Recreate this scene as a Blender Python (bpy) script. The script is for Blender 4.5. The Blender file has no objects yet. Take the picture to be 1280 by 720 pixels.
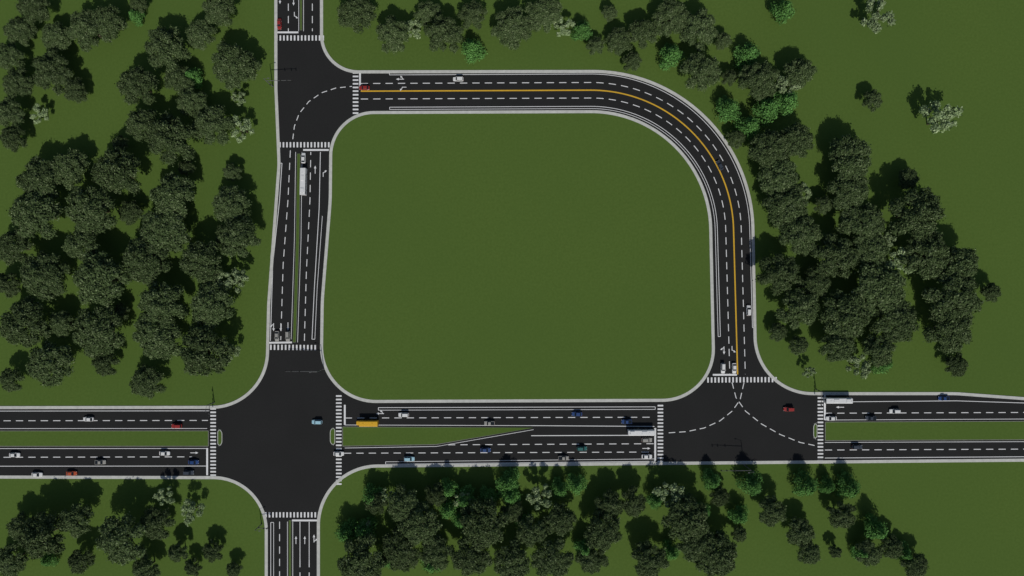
import bpy, math, random
import numpy as np
from mathutils import Vector
from mathutils.geometry import tessellate_polygon
random.seed(7); rng=np.random.default_rng(7)
S=0.4; CAMH=275.0
SUN_EL=math.radians(42); SUNV=(0.13,-1.0)
def W(px,py): return ((px-640)*S,(360-py)*S)
scene=bpy.context.scene
col=scene.collection

# ---------------- materials ----------------
def newmat(name):
    m=bpy.data.materials.new(name); m.use_nodes=True
    nt=m.node_tree; b=nt.nodes['Principled BSDF']
    return m,nt,b
def noisemat(name,c1,c2,scale,rough=0.9,c3=None,scale3=0.02,detail=6,spec=0.2,bump=0.0,fac3=0.5):
    m,nt,b=newmat(name)
    geo=nt.nodes.new('ShaderNodeNewGeometry')
    n=nt.nodes.new('ShaderNodeTexNoise'); n.inputs['Scale'].default_value=scale; n.inputs['Detail'].default_value=detail
    nt.links.new(geo.outputs['Position'],n.inputs['Vector'])
    r=nt.nodes.new('ShaderNodeValToRGB'); r.color_ramp.elements[0].position=0.3; r.color_ramp.elements[1].position=0.7
    r.color_ramp.elements[0].color=(*c1,1); r.color_ramp.elements[1].color=(*c2,1)
    nt.links.new(n.outputs['Fac'],r.inputs['Fac'])
    out=r.outputs['Color']
    if c3:
        n2=nt.nodes.new('ShaderNodeTexNoise'); n2.inputs['Scale'].default_value=scale3; n2.inputs['Detail'].default_value=4
        nt.links.new(geo.outputs['Position'],n2.inputs['Vector'])
        mr=nt.nodes.new('ShaderNodeMapRange'); mr.inputs['From Min'].default_value=0.35; mr.inputs['From Max'].default_value=0.7
        mr.inputs['To Max'].default_value=fac3
        nt.links.new(n2.outputs['Fac'],mr.inputs['Value'])
        mx=nt.nodes.new('ShaderNodeMixRGB'); mx.inputs['Color2'].default_value=(*c3,1)
        nt.links.new(mr.outputs['Result'],mx.inputs['Fac']); nt.links.new(out,mx.inputs['Color1']); out=mx.outputs['Color']
    nt.links.new(out,b.inputs['Base Color'])
    b.inputs['Roughness'].default_value=rough; b.inputs['Specular IOR Level'].default_value=spec
    return m
M_grass=noisemat('grass',(0.085,0.140,0.029),(0.103,0.164,0.036),0.9,1.0,(0.082,0.140,0.031),0.012,spec=0.0)
M_asph=noisemat('asphalt',(0.0235,0.0235,0.0235),(0.029,0.029,0.029),1.5,0.95,(0.0215,0.0215,0.0215),0.05,spec=0.1)
M_kerb=noisemat('concrete',(0.54,0.54,0.51),(0.68,0.68,0.64),0.6,0.9,(0.48,0.48,0.45),0.08,spec=0.2)
M_kerb2=noisemat('weathered_concrete',(0.20,0.20,0.18),(0.28,0.28,0.25),0.6,0.9)
M_white=noisemat('white_paint',(0.80,0.80,0.80),(0.90,0.90,0.90),1.2,0.8,(0.70,0.70,0.70),0.1)
M_yellow=noisemat('yellow_paint',(0.70,0.41,0.03),(0.82,0.49,0.04),1.2,0.8,(0.60,0.36,0.04),0.1)
M_bark=noisemat('bark',(0.06,0.045,0.03),(0.12,0.09,0.06),2.0)
M_metal=noisemat('galvanised_metal',(0.10,0.10,0.10),(0.15,0.15,0.15),2.0,0.5,spec=0.4)
M_dark=noisemat('signal_housing',(0.015,0.015,0.015),(0.03,0.03,0.025),2.0,0.5)
def plain(name,c,rough=0.4,spec=0.5,metal=0.0,coat=0.0):
    m,nt,b=newmat(name)
    b.inputs['Roughness'].default_value=rough; b.inputs['Specular IOR Level'].default_value=spec
    b.inputs['Metallic'].default_value=metal; b.inputs['Coat Weight'].default_value=coat
    n=nt.nodes.new('ShaderNodeTexNoise'); n.inputs['Scale'].default_value=2.0
    r=nt.nodes.new('ShaderNodeValToRGB')
    r.color_ramp.elements[0].color=(*[x*0.9 for x in c],1); r.color_ramp.elements[1].color=(*[min(1,x*1.06) for x in c],1)
    tc=nt.nodes.new('ShaderNodeTexCoord'); nt.links.new(tc.outputs['Object'],n.inputs['Vector'])
    nt.links.new(n.outputs['Fac'],r.inputs['Fac']); nt.links.new(r.outputs['Color'],b.inputs['Base Color'])
    return m
M_glass=plain('car_glass',(0.015,0.02,0.025),0.12,0.5)
M_tyre=plain('tyre',(0.015,0.015,0.015),0.85)
M_head=plain('headlamp',(0.7,0.7,0.68),0.2)
M_tail=plain('tail_lamp',(0.4,0.01,0.01),0.3)
PAINT={'white':plain('paint_white',(0.82,0.82,0.81),0.35,coat=.4),'red':plain('paint_red',(0.34,0.03,0.025),0.35,coat=.4),
'blue':plain('paint_blue',(0.02,0.06,0.20),0.35,coat=.4),'grey':plain('paint_grey',(0.36,0.35,0.32),0.35,coat=.4),
'dark':plain('paint_dark',(0.05,0.06,0.08),0.35,coat=.4),'orange':plain('paint_orange',(0.5,0.09,0.03),0.35,coat=.4),
'sky':plain('paint_lightblue',(0.40,0.66,0.78),0.35,coat=.4),'teal':plain('paint_teal',(0.02,0.13,0.12),0.35,coat=.4),
'yellow':plain('paint_school_yellow',(0.80,0.45,0.02),0.4,coat=.3)}
def leafmat(name,dark,mid,light):
    m,nt,b=newmat(name)
    a=nt.nodes.new('ShaderNodeAttribute'); a.attribute_name='leafval'
    oi=nt.nodes.new('ShaderNodeObjectInfo')
    r=nt.nodes.new('ShaderNodeValToRGB'); e=r.color_ramp.elements
    e[0].position=0.0; e[0].color=(*dark,1); e[1].position=1.0; e[1].color=(*light,1)
    x=e.new(0.6); x.color=(*mid,1)
    nt.links.new(a.outputs['Fac'],r.inputs['Fac'])
    hsv=nt.nodes.new('ShaderNodeHueSaturation')
    mr=nt.nodes.new('ShaderNodeMapRange'); mr.inputs['To Min'].default_value=0.85; mr.inputs['To Max'].default_value=1.2
    nt.links.new(oi.outputs['Random'],mr.inputs['Value']); nt.links.new(mr.outputs['Result'],hsv.inputs['Value'])
    nt.links.new(r.outputs['Color'],hsv.inputs['Color'])
    nt.links.new(hsv.outputs['Color'],b.inputs['Base Color'])
    b.inputs['Roughness'].default_value=0.85; b.inputs['Specular IOR Level'].default_value=0.05
    return m
M_leafD=leafmat('foliage_dark',(0.036,0.058,0.020),(0.078,0.116,0.044),(0.20,0.25,0.125))
M_leafB=leafmat('foliage_bright',(0.06,0.14,0.033),(0.105,0.25,0.06),(0.17,0.36,0.10))
M_leafL=leafmat('foliage_pale',(0.13,0.19,0.08),(0.25,0.33,0.16),(0.42,0.50,0.29))

# ---------------- path helpers (plan map at 0.4 m) ----------------
def fillet(pts,closed=False):
    P=[(p[0],p[1],(p[2] if len(p)>2 else 0)) for p in pts]; n=len(P); out=[]
    for i,(x,y,r) in enumerate(P):
        if r<=0 or (not closed and i in (0,n-1)): out.append((x,y)); continue
        a=Vector(P[(i-1)%n][:2]); c=Vector(P[(i+1)%n][:2]); b=Vector((x,y))
        u=(a-b).normalized(); v=(c-b).normalized()
        ang=u.angle(v)
        if abs(ang-math.pi)<1e-3: out.append((x,y)); continue
        t=r/math.tan(ang/2); ce=b+(u+v).normalized()*(r/math.sin(ang/2))
        p0=b+u*t; p1=b+v*t
        a0=math.atan2(p0.y-ce.y,p0.x-ce.x); a1=math.atan2(p1.y-ce.y,p1.x-ce.x)
        d=(a1-a0+math.pi)%(2*math.pi)-math.pi
        k=max(4,int(abs(d)*r/4))
        for j in range(k+1):
            t_=a0+d*j/k; out.append((ce.x+r*math.cos(t_),ce.y+r*math.sin(t_)))
    return out
def toW(p): return [W(*q) for q in p]
def normals(p,closed=False):
    n=len(p); N=[]
    for i in range(n):
        if closed: a=p[(i-1)%n]; b=p[(i+1)%n]
        else: a=p[max(i-1,0)]; b=p[min(i+1,n-1)]
        c=p[i]
        d1=Vector((c[0]-a[0],c[1]-a[1])); d2=Vector((b[0]-c[0],b[1]-c[1]))
        if d1.length<1e-6:d1=d2
        if d2.length<1e-6:d2=d1
        d=(d1.normalized()+d2.normalized())
        d.normalize(); N.append((-d.y,d.x))
    return N
def offset(p,o,closed=False):
    N=normals(p,closed); return [(q[0]+n[0]*o,q[1]+n[1]*o) for q,n in zip(p,N)]
def cut(p,s0,s1):
    out=[];s=0
    for a,b in zip(p[:-1],p[1:]):
        L=math.dist(a,b)
        if L<1e-9: continue
        e=s+L
        if e>s0 and s<s1:
            t0=max(0,(s0-s)/L); t1=min(1,(s1-s)/L)
            A=(a[0]+(b[0]-a[0])*t0,a[1]+(b[1]-a[1])*t0); B=(a[0]+(b[0]-a[0])*t1,a[1]+(b[1]-a[1])*t1)
            if not out: out.append(A)
            out.append(B)
        s=e
    return out
def plen(p): return sum(math.dist(a,b) for a,b in zip(p[:-1],p[1:]))
class Sheet:
    def __init__(s): s.v=[];s.f=[]
    def ribbon(s,pw,w,z,closed=False):
        if len(pw)<2: return
        N=normals(pw,closed); b=len(s.v); n=len(pw)
        for q,m in zip(pw,N):
            s.v.append((q[0]+m[0]*w/2,q[1]+m[1]*w/2,z)); s.v.append((q[0]-m[0]*w/2,q[1]-m[1]*w/2,z))
        for i in range(n if closed else n-1):
            j=(i+1)%n; s.f.append((b+2*i,b+2*i+1,b+2*j+1,b+2*j))
    def poly(s,pw,z):
        b=len(s.v); s.v+= [(x,y,z) for x,y in pw]; s.f.append(tuple(range(b,b+len(pw))))
    def obj(s,name,mat):
        me=bpy.data.meshes.new(name); me.from_pydata(s.v,[],s.f); me.materials.append(mat)
        import bmesh
        bm=bmesh.new(); bm.from_mesh(me)
        for f in bm.faces:
            if f.normal.z<0: f.normal_flip()
        bm.to_mesh(me); bm.free()
        o=bpy.data.objects.new(name,me); col.objects.link(o); return o
def filled(name,pw,z,mat,zbase=None):
    tri=tessellate_polygon([[Vector((x,y,0)) for x,y in pw]])
    v=[(x,y,z) for x,y in pw]; f=[tuple(t) for t in tri]
    f2=[]
    for t in f:
        a,b,c=[v[i] for i in t]
        cr=(b[0]-a[0])*(c[1]-a[1])-(b[1]-a[1])*(c[0]-a[0])
        f2.append(t if cr>0 else t[::-1])
    if zbase is not None:
        n=len(v); v+=[(x,y,zbase) for x,y in pw]
        for i in range(n):
            j=(i+1)%n; f2.append((i,j,n+j,n+i))
    me=bpy.data.meshes.new(name); me.from_pydata(v,[],f2); me.materials.append(mat)
    o=bpy.data.objects.new(name,me); col.objects.link(o); return o
def kerb(name,pp,w,z0,z1,side,closed=False,mat=None):
    pw=toW(pp); N=normals(pw,closed); v=[];f=[]
    for q,m in zip(pw,N):
        a=(q[0],q[1]); b=(q[0]+m[0]*w*side,q[1]+m[1]*w*side)
        i=(q[0]+m[0]*0.06*side,q[1]+m[1]*0.06*side)
        v+= [(*a,z0),(*a,z1-0.04),(*i,z1),(*b,z1),(*b,0.0)]
    n=len(pw)
    for i in range(n if closed else n-1):
        j=(i+1)%n
        for k in range(4): f.append((5*i+k,5*j+k,5*j+k+1,5*i+k+1))
    me=bpy.data.meshes.new(name); me.from_pydata(v,[],f); me.materials.append(mat or M_kerb)
    import bmesh
    bm=bmesh.new(); bm.from_mesh(me); bmesh.ops.recalc_face_normals(bm,faces=bm.faces); bm.to_mesh(me); bm.free()
    o=bpy.data.objects.new(name,me); col.objects.link(o); return o

# ---------------- ground & roads ----------------
g=Sheet(); g.poly([(-4000,-4000),(4000,-4000),(4000,4000),(-4000,4000)],0.0); g.obj('ground',M_grass)
A=fillet([(342,-2500),(343,110,200),(347,205,120),(334,380,200),(331,507,68),(-2500,511)])
B=fillet([(-2500,598),(-60,598),(331,599,64),(331,3000)])
C=fillet([(400,3000),(400,585,72),(1280,577),(3600,560)])
D=fillet([(3600,520),(1290,497,100),(1195,490,200),(947,490,70),(939,87,202),(404,88,44),(402,-2500)])
I=fillet([(412,139,56),(887,137,152),(895,502,66),(399,504,70),(401,375,300),(411,250,300)],closed=True)
ZR=0.03
filled('road',toW(A+B+C+D),ZR,M_asph)
filled('grass_block',toW(I),0.13,M_grass)
KW=1.55
for P in (A,B,C,D): kerb('kerb',P,KW,ZR,0.15,1)
kerb('kerb',I,KW,ZR,0.15,-1,closed=True)
def median(pts,w=0.3,mat=None):
    p=fillet(pts,closed=True)
    pw=toW(p)
    filled('grass_median',pw,0.13,M_grass,ZR)
    area=sum(a[0]*b[1]-a[1]*b[0] for a,b in zip(pw,pw[1:]+pw[:1]))
    kerb('median_kerb',p,w,ZR,0.16,1 if area>0 else -1,closed=True,mat=mat or M_kerb2)
median([(-2500,539),(261,538,1),(261,558,1),(-2500,559)])
median([(428,533,1),(668,534.5),(545,556,40),(428,558,1)])
median([(1031,527,1),(3600,517),(3600,540),(1031,551,1)])
median([(272,536,3),(278,538,6),(278,556,6),(272,558,3)],.3,M_kerb)
median([(419,534,3),(412.5,536,6),(412.5,555,6),(419,557,3)],.3,M_kerb)
median([(1021.5,528,3),(1016.5,530,6),(1016.5,547,6),(1021.5,550,3)],.3,M_kerb)
median([(371.5,192,1),(375.5,192,1),(374.2,300,200),(370,428,1),(366,428,1),(370,300,200)],0.12)
median([(374.8,-1500),(377.5,-1500),(377.8,38,1),(375,38,1)],0.12)
median([(361,650,1),(364,650,1),(364,2500),(361,2500)],0.12)

# ---------------- markings ----------------
ZM=ZR+0.012
mk=Sheet(); LW=0.38
def solid(pp,w=LW,z=ZM): mk.ribbon(toW(pp),w,z)
def dash(pp,on=9,off=6.5,w=LW,s=None):
    s=s or mk; L=plen(pp); t=0
    while t<L:
        s.ribbon(toW(cut(pp,t,min(L,t+on))),w,ZM); t+=on+off
def strip(pp,o,closedend=None):
    a=pp; b=offset(pp,o); solid(a,0.28); solid(b,0.24)
    for e in ([0] if closedend==0 else [-1] if closedend==-1 else [0,-1]): solid([a[e],b[e]],0.28,ZM+0.004)
# west arm
solid([(-2500,517),(262,513.5)],0.3); dash([(-600,527),(260,525.5)])
solid([(-2500,536.4),(259,535.6)],0.26)
solid([(-2500,561.6),(259,560.6)],0.28); dash([(-600,573),(240,571)]); solid([(-2500,585),(258,582.5)],0.3)
solid([(-2500,595.6),(258,595.6)],0.24)
# centre
dash([(431,522.5),(818,521.5)]); strip([(473,509.5),(819,508.5)],3.2)
solid([(431,531.2),(664,532)],0.26); solid([(664,532),(818,533)],0.32)
dash([(430,566.5),(818,565)]); solid([(431,560),(546,558)],0.26)
solid([(664,544.6),(819,544)],0.38); dash([(560,556),(819,554.6)]); strip([(482,580.2),(819,576.6)],-3)
solid([(546,558),(667,537)],0.22)
# east arm
dash([(1031,516.5),(1290,515.5),(2000,509)]); solid([(1031,502.5),(1195,501),(1290,504),(3600,520)],0.3)
solid([(1031,525),(3600,512)],0.26); solid([(1031,553),(3600,543)],0.26)
dash([(1031,562.5),(2000,558)]); solid([(1031,572.5),(3600,556)],0.32)
# vertical mid road
solid([(352.5,204),(349.5,250),(341,330),(338,426)],0.32); solid([(349,204),(346.5,240),(338.5,320),(335,426)],0.24); solid([(349,204),(352.5,204)],.3,ZM+.004)
dash([(363,188),(360,250),(354,330),(351,425)]); solid([(369.6,190),(368,300),(364,424)],0.24)
dash([(380.5,426),(383,340),(387.5,250),(388.5,190)])
solid([(390,424),(393,360),(399,260),(400.5,190)],0.32); solid([(393.6,424),(396.5,360),(403,270)],0.24); solid([(390,424),(393.6,424)],.3,ZM+.004)
solid([(372,428),(376.3,300),(377.5,190)],0.24)
# top arm
dash([(389.5,-600),(390.5,39)]); solid([(399.5,-600),(400.5,38)],0.3); dash([(359.5,-600),(360.5,40)]); solid([(349,-600),(350,0)],0.3)
solid([(373.2,-600),(373.4,39)],.24); solid([(379.3,-600),(379.5,39)],.24)
# bottom arm
strip([(338.5,653),(338.5,1400)],-3.6,0); dash([(349.5,652),(349.5,1400)]); solid([(359.3,652),(359.3,1400)],.24)
solid([(366,652),(366,1400)],.26); solid([(375,652),(375,700)],.32); dash([(375,700),(375,1400)]); solid([(386.5,652),(386.5,700)],.32); dash([(386.5,700),(386.5,1400)]); solid([(396.5,652),(396.5,1400)],.26)
# loop
CL=fillet([(451,114),(912,112,178),(922,468)])
yl=Sheet(); yl.ribbon(toW(CL),0.66,ZM)
yl.obj('centre_line',M_yellow)
dash(offset(CL,-9.6)); dash(offset(CL,9.8))
OL=offset(CL,20.2); strip(cut(OL,36,plen(OL)-48),2.8)
OL=offset(CL,-20.2); strip(cut(OL,36,plen(OL)-58),-2.8)
# stop lines
def stop(a,b): solid([a,b],0.9,ZM+0.006)
stop((450,91),(450,111.5)); stop((345,40.5),(373,40.5)); stop((379,187.5),(411,187.5)); stop((334,428.5),(365,428))
stop((259,560),(259,594)); stop((431,506),(431,531)); stop((819,535),(819,576)); stop((1031,492),(1031,525))
stop((891,468.5),(921,468.5)); stop((365,650.5),(398,650.5))
# guide curves
dash([ (366,174),(368,158),(374,142),(386,127),(402,116),(420,110),(440,108)],7,5)
dash([(836,541),(858,539.5),(880,535),(900,526),(915,514),(925,500),(930,478)],8,5)
dash([(915,478),(920,497),(932,514),(952,530),(975,543),(1000,553),(1024,558)],8,5)
mk.obj('lane_markings',M_white)
# crosswalks
def crosswalk(a,b,depth,pitch=4.3,bar=2.0):
    s=Sheet(); A_=Vector(a);B_=Vector(b);d=(B_-A_);L=d.length;d.normalize();n=Vector((-d.y,d.x)); k=int(L/pitch)
    for i in range(k+1):
        c=A_+d*(i*L/k)
        q=[c-d*bar/2-n*depth/2,c+d*bar/2-n*depth/2,c+d*bar/2+n*depth/2,c-d*bar/2+n*depth/2]
        s.poly([W(*p) for p in q],ZM+0.003)
    s.obj('crosswalk',M_white)
for c in (((346,47.5),(404,47.5)),((350,181),(411,181)),((334,434),(394,434.5)),((332.5,643.5),(398.5,643.5)),((885,475),(970,474.5))): crosswalk(*c,6.5)
for c in (((444.5,91),(444.5,146)),((266.5,511),(266.5,594)),((423.5,495),(423.5,605)),((825.5,507),(825.5,577)),((1025.5,493),(1025.5,576))): crosswalk(*c,7)
# arrows
def arrow(px,py,ang,kind='s'):
    s=Sheet(); x0,y0=W(px,py); ca,sa=math.cos(ang),math.sin(ang)
    def T(q): return [(x0+ca*x-sa*y,y0+sa*x+ca*y) for x,y in q]
    z=ZM+0.004
    if kind in('s','sr','sl'):
        s.poly(T([(-2,-.17),(.6,-.17),(.6,.17),(-2,.17)]),z); s.poly(T([(.6,-.6),(2.0,0),(.6,.6)]),z)
    if kind!='s':
        q=-1 if kind.endswith('r') else 1
        xb=-1.6 if len(kind)==2 else -.2
        s.poly(T([(xb,q*.17),(xb+.4,q*.17),(xb+1.0,q*1.0),(xb+.6,q*1.0)]),z+.001)
        s.poly(T([(xb+.3,q*1.0),(xb+1.4,q*.8),(xb+1.3,q*1.9)]),z+.002)
        if len(kind)==1: s.poly(T([(-2,-.17),(.2,-.17),(.2,.17),(-2,.17)]),z)
    s.obj('turn_arrow',M_white)
E,N_,Wt,So=0,math.pi/2,math.pi,-math.pi/2
for a in ((342,409,So,'sr'),(360,408,So,'s'),(351,409,So,'s'),(394,212,N_,'s'),(404,216,N_,'r'),(350,0,So,'s'),(367,2,So,'s'),(368,20,So,'l'),(370,675,N_,'s'),(381,675,N_,'s'),(392.5,673,N_,'sr'),
 (500,99,Wt,'sr'),(503,109,Wt,'l'),(905,438,So,'sr'),(915,437.5,So,'l'),(475,517,Wt,'sr'),(243,566,E,'s'),(808,560.5,E,'s'),(1050,509,Wt,'s')):
    arrow(*a)

# ---------------- vehicles ----------------
class MB:
    def __init__(s): s.v=[];s.f=[];s.m=[]
    def loft(s,secs,mat,cap=True):
        b=len(s.v); k=len(secs[0])
        for q in secs: s.v+=q
        for i in range(len(secs)-1):
            for j in range(k):
                jj=(j+1)%k; s.f.append((b+i*k+j,b+i*k+jj,b+(i+1)*k+jj,b+(i+1)*k+j)); s.m.append(mat)
        if cap:
            s.f.append(tuple(b+j for j in range(k))[::-1]); s.m.append(mat)
            s.f.append(tuple(b+(len(secs)-1)*k+j for j in range(k))); s.m.append(mat)
    def box(s,c,d,mat,taper=1.0):
        x,y,z=c; a,b,h=d[0]/2,d[1]/2,d[2]/2
        lo=[(x-a,y-b,z-h),(x+a,y-b,z-h),(x+a,y+b,z-h),(x-a,y+b,z-h)]
        hi=[(x-a*taper,y-b*taper,z+h),(x+a*taper,y-b*taper,z+h),(x+a*taper,y+b*taper,z+h),(x-a*taper,y+b*taper,z+h)]
        s.loft([lo,hi],mat)
    def cyl(s,p0,p1,r0,r1,mat,n=10):
        p0=Vector(p0);p1=Vector(p1);d=(p1-p0).normalized(); u=d.orthogonal().normalized(); w=d.cross(u)
        s.loft([[tuple(p0+(u*math.cos(t)+w*math.sin(t))*r0) for t in [2*math.pi*i/n for i in range(n)]],
                [tuple(p1+(u*math.cos(t)+w*math.sin(t))*r1) for t in [2*math.pi*i/n for i in range(n)]]],mat)
    def mesh(s,name,mats):
        import bmesh
        me=bpy.data.meshes.new(name); me.from_pydata(s.v,[],s.f)
        for m in mats: me.materials.append(m)
        me.polygons.foreach_set('material_index',s.m)
        bm=bmesh.new(); bm.from_mesh(me); bmesh.ops.recalc_face_normals(bm,faces=bm.faces); bm.to_mesh(me); bm.free()
        return me
def sec(x,w,z0,z1,r=0.12):
    return [(x,-w+r,z0),(x,-w,z0+r),(x,-w,z1-r),(x,-w+r*1.6,z1),(x,w-r*1.6,z1),(x,w,z1-r),(x,w,z0+r),(x,w-r,z0)]
def car_mesh(colr,kind):
    b=MB() # mats 0 paint 1 glass 2 tyre 3 head 4 tail
    b.loft([sec(-2.4,.72,.42,.82),sec(-2.3,.88,.32,.93),sec(-1.6,.95,.25,.98),sec(-.6,.96,.25,.98),sec(.9,.96,.25,.97),sec(1.6,.94,.25,.90),sec(2.25,.84,.3,.78),sec(2.42,.66,.38,.68)],0)
    if kind=='sedan': xs=(-1.95,-1.25,.35,1.15); zt=1.45
    elif kind=='suv': xs=(-2.25,-2.0,.45,1.15); zt=1.72
    else: xs=(-.75,-.55,.55,1.2); zt=1.7
    lo=[(xs[0],-.86,.97),(xs[3],-.86,.95),(xs[3],.86,.95),(xs[0],.86,.97)]
    hi=[(xs[1],-.68,zt-.05),(xs[2],-.68,zt-.05),(xs[2],.68,zt-.05),(xs[1],.68,zt-.05)]
    b.loft([lo,hi],1)
    x1,x2=xs[1]-.03,xs[2]+.05
    b.loft([[(x1,-.7,zt-.05),(x2,-.7,zt-.05),(x2,.7,zt-.05),(x1,.7,zt-.05)],[(x1+.12,-.6,zt+.02),(x2-.12,-.6,zt+.02),(x2-.12,.6,zt+.02),(x1+.12,.6,zt+.02)]],0)
    for sy in(-1,1):
        for (xa,xb) in ((xs[0],xs[1]),(xs[3],xs[2])):
            b.cyl((xa,sy*.87,.96),(xb,sy*.69,zt-.03),.05,.05,0,6)
        xm=(xs[1]+xs[2])/2
        b.cyl((xm,sy*.87,.96),(xm,sy*.69,zt-.03),.05,.05,0,6)
        b.box((.85,sy*1.02,1.02),(.18,.2,.14),0)
        b.box((2.26,sy*.66,.66),(.22,.3,.13),3); b.box((-2.34,sy*.66,.78),(.12,.3,.14),4)
        for x in(-1.45,1.45):
            b.cyl((x,sy*.72,.33),(x,sy*.97,.33),.33,.33,2,16); b.cyl((x,sy*.97,.33),(x,sy*.985,.33),.19,.17,3,10)
    if kind=='pickup':
        b.box((-1.5,0,.985),(1.5,1.5,.03),1)
        for sy in(-1,1): b.box((-1.5,sy*.85,1.05),(1.6,.12,.16),0)
        b.box((-2.28,0,1.05),(.1,1.7,.16),0)
    return b.mesh('car_'+colr+kind,[PAINT[colr],M_glass,M_tyre,M_head,M_tail])
cache={}
def put(me,name,px,py,ang,sc=1.0,z=ZR):
    o=bpy.data.objects.new(name,me); x,y=W(px,py); o.location=(x,y,z); o.rotation_euler=(0,0,ang); o.scale=(sc,)*3; col.objects.link(o); return o
def car(px,py,ang,colr,kind='sedan'):
    k=(colr,kind)
    if k not in cache: cache[k]=car_mesh(*k)
    put(cache[k],'car' if kind!='pickup' else 'pickup_truck',px,py,ang+random.uniform(-.02,.02),1.08)
for c in ((112,523.5,Wt,'white'),(222,532,Wt,'red','suv'),(20,568,E,'white'),(207,566,E,'white'),(127,577,E,'grey','pickup'),(243,577,E,'blue'),(48,592.5,E,'white'),(91,591,E,'orange'),(237,590,E,'dark','suv'),
 (505,518,Wt,'white','suv'),(612,528.5,Wt,'grey','pickup'),(721,517,Wt,'blue'),(783,526.5,Wt,'blue','pickup'),(512,573,E,'sky','suv'),(704,572,E,'grey','pickup'),(808,570,E,'white'),(607,562,E,'blue'),(727,560,E,'teal','suv'),(808,549.5,E,'grey','suv'),
 (1117,513.5,Wt,'white','suv'),(1038,522.5,Wt,'white'),(1087,522,Wt,'dark','pickup'),(1178,497.5,Wt,'blue','pickup'),(1070,558,E,'dark','suv'),
 (397,527,Wt,'sky','suv'),(424,566.5,E,'white'),(985,511,Wt,'red','suv'),(350,31,So,'red'),(380,198,N_,'white'),(347,420,So,'grey'),(360.5,420,So,'grey','suv'),
 (456,110.5,Wt,'red'),(573,99.5,Wt,'white','suv'),(899,207,math.radians(118),'dark'),(935,388,N_,'white','suv'),(903,460,So,'white','suv'),(917,460,So,'white')): car(*c)
def bus_mesh(name,paint,L,school=False):
    b=MB(); h=L/2; w=1.27
    x0,x1=-h,(h-1.7 if school else h)
    b.loft([sec(x0,w-.1,.5,2.9,.2),sec(x0+.12,w,.38,3.05,.2),sec(x1-.15,w,.38,3.05,.2),sec(x1,w-.1,.45,2.85,.2)],0)
    if school: b.loft([sec(x1-.05,1.1,.45,1.65,.2),sec(h-.2,1.0,.45,1.45,.2),sec(h,.85,.5,1.2,.15)],0)
    n=int((L-2.5)/1.35)
    for sy in(-1,1):
        for i in range(n):
            b.box((x0+.9+i*1.35+.3,sy*(w+.005),2.05),(1.15,.03,.85),1)
        for x in (x0+2.3,h-(1.2 if school else 2.4)): b.cyl((x,sy*.95,.5),(x,sy*1.29,.5),.5,.5,2,16)
        b.box((h-.03 if not school else h-.1,sy*.7,.8),(.12,.3,.2),3); b.box((x0-.01,sy*.9,1.0),(.08,.2,.35),4)
        b.box((x1+.15,sy*1.42,2.3),(.12,.2,.4),1)
    b.box((x1,0,2.0),(.06,2.1,1.1),1); b.box((x0,0,2.2),(.06,1.9,.8),1)
    if school:
        for x in(x0+2.5,x1-2): b.box((x,0,3.09),(.7,.7,.1),0)
    else:
        b.box((x0+2.0,0,3.15),(2.2,1.7,.25),5,.92); b.box((1.5,0,3.12),(2.6,1.5,.2),5,.92); b.box((x1-2.4,0,3.08),(.7,.7,.1),5)
        b.box((x0+1,0,3.0+.06),(.5,.6,.06),1)
    return b.mesh(name,[paint,M_glass,M_tyre,M_head,M_tail,PAINT['white']])
cb=bus_mesh('city_bus',PAINT['white'],12.6); sb=bus_mesh('school_bus',PAINT['yellow'],10.6,True)
put(cb,'city_bus',381,228,N_-.02,1.06); put(cb,'city_bus',800,539.3,E,1.04); put(cb,'city_bus',1045,499.5,Wt,1.04); put(sb,'school_bus',460,528,Wt,1.04)

# ---------------- traffic signals ----------------
def signal(px,py,ang,arm=13,h=10):
    b=MB(); b.cyl((0,0,0),(0,0,.35),.35,.3,0,12); b.cyl((0,0,.3),(0,0,h),.22,.15,0,12)
    b.cyl((0,0,h-2.6),(arm,0,h-2.0),.14,.09,0,10)
    b.cyl((0,0,h),(2.2,0,h+.7),.06,.05,0,8); b.box((2.6,0,h+.72),(.9,.35,.14),0)
    for x in (arm*.55,arm*.8,arm-.3):
        b.box((x,-.05,h-2.35),(.38,.32,1.1),1)
        for k in range(3): b.cyl((x,-.21,h-2.0-.35*k),(x,-.36,h-2.0-.35*k),.13,.14,1,10)
    b.box((0,-.3,3.0),(.36,.3,1.0),1)
    put(b.mesh('traffic_signal',[M_metal,M_dark]),'traffic_signal',px,py,ang,1.0,0.15)
signal(341,108,0.0,13); signal(405,461,Wt,16,11); signal(930,581,Wt,15,11); signal(1020,487,So,7,7); signal(268,503,So,7,7); signal(327,655,0,6,7)

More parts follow.
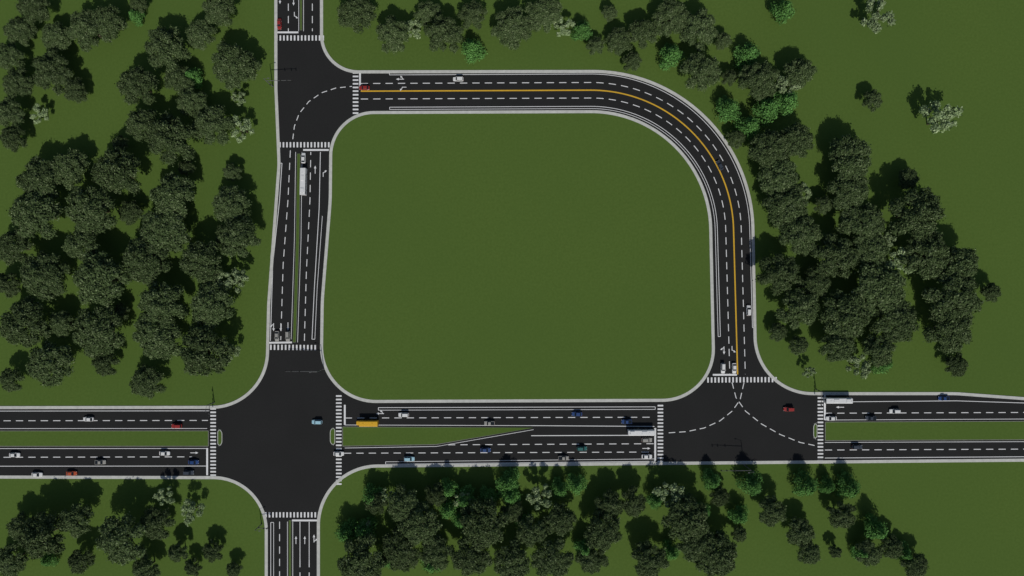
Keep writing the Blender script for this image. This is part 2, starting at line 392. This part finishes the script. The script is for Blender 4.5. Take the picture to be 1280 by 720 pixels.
# ---------------- trees ----------------
def leafquads(centers,size,normals_,jit):
    n=len(centers)
    nr=normals_+rng.normal(0,jit,(n,3)); nr/=np.linalg.norm(nr,axis=1)[:,None]+1e-9
    t=np.cross(nr,rng.normal(0,1,(n,3))); t/=np.linalg.norm(t,axis=1)[:,None]+1e-9
    u=np.cross(nr,t); s=size*rng.uniform(.6,1.3,(n,1))
    a=centers+t*s; b=centers+u*s*.6; c=centers-t*s; d=centers-u*s*.6
    return np.stack([a,b,c,d],1).reshape(-1,3)
def tree_mesh(name,kind,leafmat_):
    b=MB(); lobes=[]
    if kind=='dark':
        R=10; H=14; nl=int(rng.integers(26,34)); NL=13000; ls=.38
        for i in range(nl):
            a=i*2.4+rng.uniform(-.35,.35); rr=R*.82*math.sqrt((i+.4)/nl)
            z=11.2-0.06*rr*rr+rng.uniform(-.5,.5); lobes.append((rr*math.cos(a),rr*math.sin(a),z,rng.uniform(1.8,2.8)))
        flat=.75
    elif kind=='bright':
        R=5; H=10; NL=3200; ls=.32; flat=.8
        for i in range(13):
            t=i/12; z=2.5+t*6.5; r=(1-t)*3.6+.3; a=i*2.4
            lobes.append((r*.8*math.cos(a),r*.8*math.sin(a),z,1.8*(1-t)+.9))
    else:
        R=5; H=9; NL=1700; ls=.36; flat=.8
        for i in range(11):
            a=i*2.4+rng.uniform(-.4,.4); rr=R*.9*math.sqrt((i+.5)/11); lobes.append((rr*math.cos(a),rr*math.sin(a),7-.08*rr*rr+rng.uniform(-1,1),rng.uniform(.9,1.6)))
    b.cyl((0,0,-.2),(0.2,0.1,H*.35),R*.055,R*.04,0,9); b.cyl((.2,.1,H*.35),(0,0,H*.7),R*.04,R*.015,0,8)
    for (x,y,z,r) in lobes:
        k=rng.uniform(.25,.5)
        m=(x*.5,y*.5,H*k+(z-H*k)*.65)
        b.cyl((0.1,0,H*k),m,R*.022,R*.014,0,6); b.cyl(m,(x,y,z),R*.014,R*.004,0,6)
    V=[];val=[]
    w=np.array([l[3]**2 for l in lobes]); w/=w.sum()
    for (x,y,z,r),q in zip(lobes,w):
        n=int(NL*q); d=rng.normal(0,1,(n,3)); d/=np.linalg.norm(d,axis=1)[:,None]
        if kind=='dark': d[:,2]=np.where(d[:,2]<-.3,-d[:,2],d[:,2])
        lump=1+.16*np.sin(d[:,0]*5+x)*np.sin(d[:,1]*5+y)+.1*np.sin(d[:,2]*9+z)
        rad=r*lump*rng.uniform(.0,1,n)**.28*(1+ (rng.random(n)<.1)*rng.uniform(0,.35,n))
        c=d*rad[:,None]*np.array([1,1,flat])+np.array([x,y,z])
        V.append(leafquads(c,ls,d*np.array([1,1,1.2])+np.array([0,-.1,.4]),.65))
        tone=rng.uniform(-.06,.06); v=np.clip(.45+tone+rng.normal(0,.2,n)+(rng.random(n)<.10)*.35,0,1); val.append(v)
    V=np.concatenate(V); val=np.concatenate(val); nq=len(val)
    base=len(b.v); verts=b.v+[tuple(p) for p in V.tolist()]
    faces=b.f+[(base+4*i,base+4*i+1,base+4*i+2,base+4*i+3) for i in range(nq)]
    me=bpy.data.meshes.new(name); me.from_pydata(verts,[],faces)
    me.materials.append(M_bark); me.materials.append(leafmat_)
    me.polygons.foreach_set('material_index',[0]*len(b.f)+[1]*nq)
    at=me.attributes.new('leafval','FLOAT','FACE'); at.data.foreach_set('value',[0.5]*len(b.f)+val.tolist())
    return me,R
P_D=[tree_mesh('broadleaf_tree','dark',M_leafD) for _ in range(7)]
P_B=[tree_mesh('young_tree','bright',M_leafB) for _ in range(3)]
P_L=[tree_mesh('pale_tree','pale',M_leafL) for _ in range(4)]
HC={'D':9.5,'B':5.0,'L':6.5}
def tree(px,py,r,k='D'):
    P={'D':P_D,'B':P_B,'L':P_L}[k]; me,R=random.choice(P)
    rad=r*S*.97; s=rad/R*{'D':1.0,'B':1.12,'L':1.0}[k]
    hs=s**.75*random.uniform(.92,1.15)
    f=(CAMH-HC[k]*hs)/CAMH
    s*=f
    o=bpy.data.objects.new({'D':'broadleaf_tree','B':'young_tree','L':'pale_tree'}[k],me)
    x,y=W(640+(px-640)*f,360+(py-360)*f); o.location=(x,y,0)
    o.scale=(s*random.uniform(.92,1.08),s*random.uniform(.92,1.08),hs); o.rotation_euler=(random.uniform(-.04,.04),random.uniform(-.04,.04),random.uniform(0,6.28)); col.objects.link(o)
D_=[(40,8,22),(22,38,20),(68,45,20),(108,35,28),(134,26,22),(8,70,20),(62,88,27),(20,104,22),(92,112,17),(10,140,20),(14,172,18),
(172,4,12),(272,10,22),(205,60,30),(250,42,22),(290,80,30),(170,105,27),(222,98,20),(212,172,36),(238,126,20),(265,155,27),(178,155,25),
(48,225,30),(85,210,27),(145,215,33),(42,268,34),(110,260,34),(162,265,17),(215,245,31),(290,215,13),(287,256,28),(205,286,34),(295,296,28),(14,310,25),(52,345,33),(122,350,40),(180,325,33),(250,325,30),(100,305,24),(8,356,17),(200,380,33),(262,382,30),(28,405,34),(75,405,19),(120,415,36),(195,420,33),(255,440,37),(60,455,34),(130,455,18),(182,478,22),(12,475,17),(285,295,20),(150,390,12),(232,210,12),(150,180,12),
(50,672,33),(92,652,24),(150,676,33),(195,655,24),(12,702,24),(100,702,18),(222,692,14),(265,690,14),(292,712,11),(180,712,18),(240,710,12),(25,660,20),
(445,15,26),(490,42,24),(535,15,18),(555,40,26),(590,18,20),(640,32,28),(680,15,25),(762,15,11),(745,56,12),(775,50,18),(790,76,14),(805,40,20),(840,20,25),(875,35,26),(878,88,28),(905,50,12),(912,96,11),(950,100,26),(1000,90,22),(920,173,12),
(965,188,30),(996,175,25),(975,220,28),(985,256,32),(1002,292,28),(1065,200,32),(1063,238,30),(1030,256,12),(1137,223,14),(1092,125,14),(1080,280,32),(1147,266,38),(1045,320,33),(975,342,29),(1020,355,22),(1090,312,26),(1160,318,34),(1202,330,28),(1100,360,36),(1195,372,38),(1000,385,30),(1060,395,34),(1120,402,33),(1190,410,33),(1050,432,25),(1100,438,23),(1000,432,13),(973,415,12),(1197,457,17),(1240,366,14),
(505,632,26),(525,658,27),(545,620,16),(605,657,33),(640,640,16),(665,665,22),(700,652,23),(755,665,27),(762,632,20),(792,628,20),(812,702,27),(860,650,33),(870,682,28),(900,622,14),(895,695,32),(965,640,21),(925,668,11),(1002,665,19),(1012,692,17),(1055,645,19),(1088,692,18),(1115,685,16),(1145,708,18),(1045,690,9),(690,700,28),(640,702,27),(590,697,28),(545,692,25),(500,690,28),(450,705,34),(470,630,17),(740,700,20)]
B_=[(590,62,14),(728,38,13),(840,70,16),(935,67,15),(985,126,15),(960,136,16),(910,135,16),(938,157,14),(980,12,15),(455,665,15),(432,666,14),(465,622,15),(560,636,14),(582,625,15),(635,604,15),(638,620,13),(720,606,13),(940,606,15),(1008,608,15),(1062,610,15),(1096,662,15),(610,620,12),(540,705,13),(700,612,11),(925,645,12),(1075,690,10),(1130,692,12),(575,650,12),(480,700,11),(890,602,12),(170,20,10),(240,95,11),(1035,608,10),(820,625,12),(60,700,10),(560,612,12),(730,685,13),(655,655,11),(880,640,10),(1105,455,12),(840,690,11)]
L_=[(300,160,16),(295,350,17),(268,352,14),(286,440,13),(205,620,13),(238,640,15),(516,36,13),(705,32,14),(985,105,16),(1100,18,22),(1180,147,23),(1130,325,19),(1075,458,17),(675,622,17),(838,618,18),(1003,240,12),(482,622,12),(578,625,12),(455,662,10),(1012,465,8),(298,122,10),(1108,300,12),(48,142,12),(65,72,11)]
for t in D_: tree(*t,'D')
for t in B_: tree(*t,'B')
for t in L_: tree(*t,'L')

# ---------------- light, sky, camera ----------------
w=bpy.data.worlds.new('World'); scene.world=w; w.use_nodes=True
nt=w.node_tree; bg=nt.nodes['Background']; sk=nt.nodes.new('ShaderNodeTexSky'); sk.sky_type='NISHITA'; sk.sun_disc=False
sk.sun_elevation=SUN_EL; sk.sun_rotation=math.atan2(SUNV[0],SUNV[1]); nt.links.new(sk.outputs['Color'],bg.inputs['Color']); bg.inputs['Strength'].default_value=0.05
sl=bpy.data.lights.new('sun','SUN'); sl.energy=2.55; sl.angle=math.radians(.5); sl.color=(1,.97,.90)
so=bpy.data.objects.new('sun',sl); col.objects.link(so)
v=Vector((SUNV[0],SUNV[1],0)).normalized()*math.cos(SUN_EL)+Vector((0,0,math.sin(SUN_EL)))
so.rotation_euler=v.to_track_quat('Z','Y').to_euler(); so.location=(60,-200,200)
cd=bpy.data.cameras.new('camera'); cam=bpy.data.objects.new('camera',cd); col.objects.link(cam)
cam.location=(0,0,CAMH); cam.rotation_euler=(0,0,0); cd.sensor_width=36; cd.lens=18/(256/CAMH); cd.clip_end=20000
scene.camera=cam
scene.view_settings.view_transform='Standard'; scene.view_settings.look='None'; scene.view_settings.exposure=0
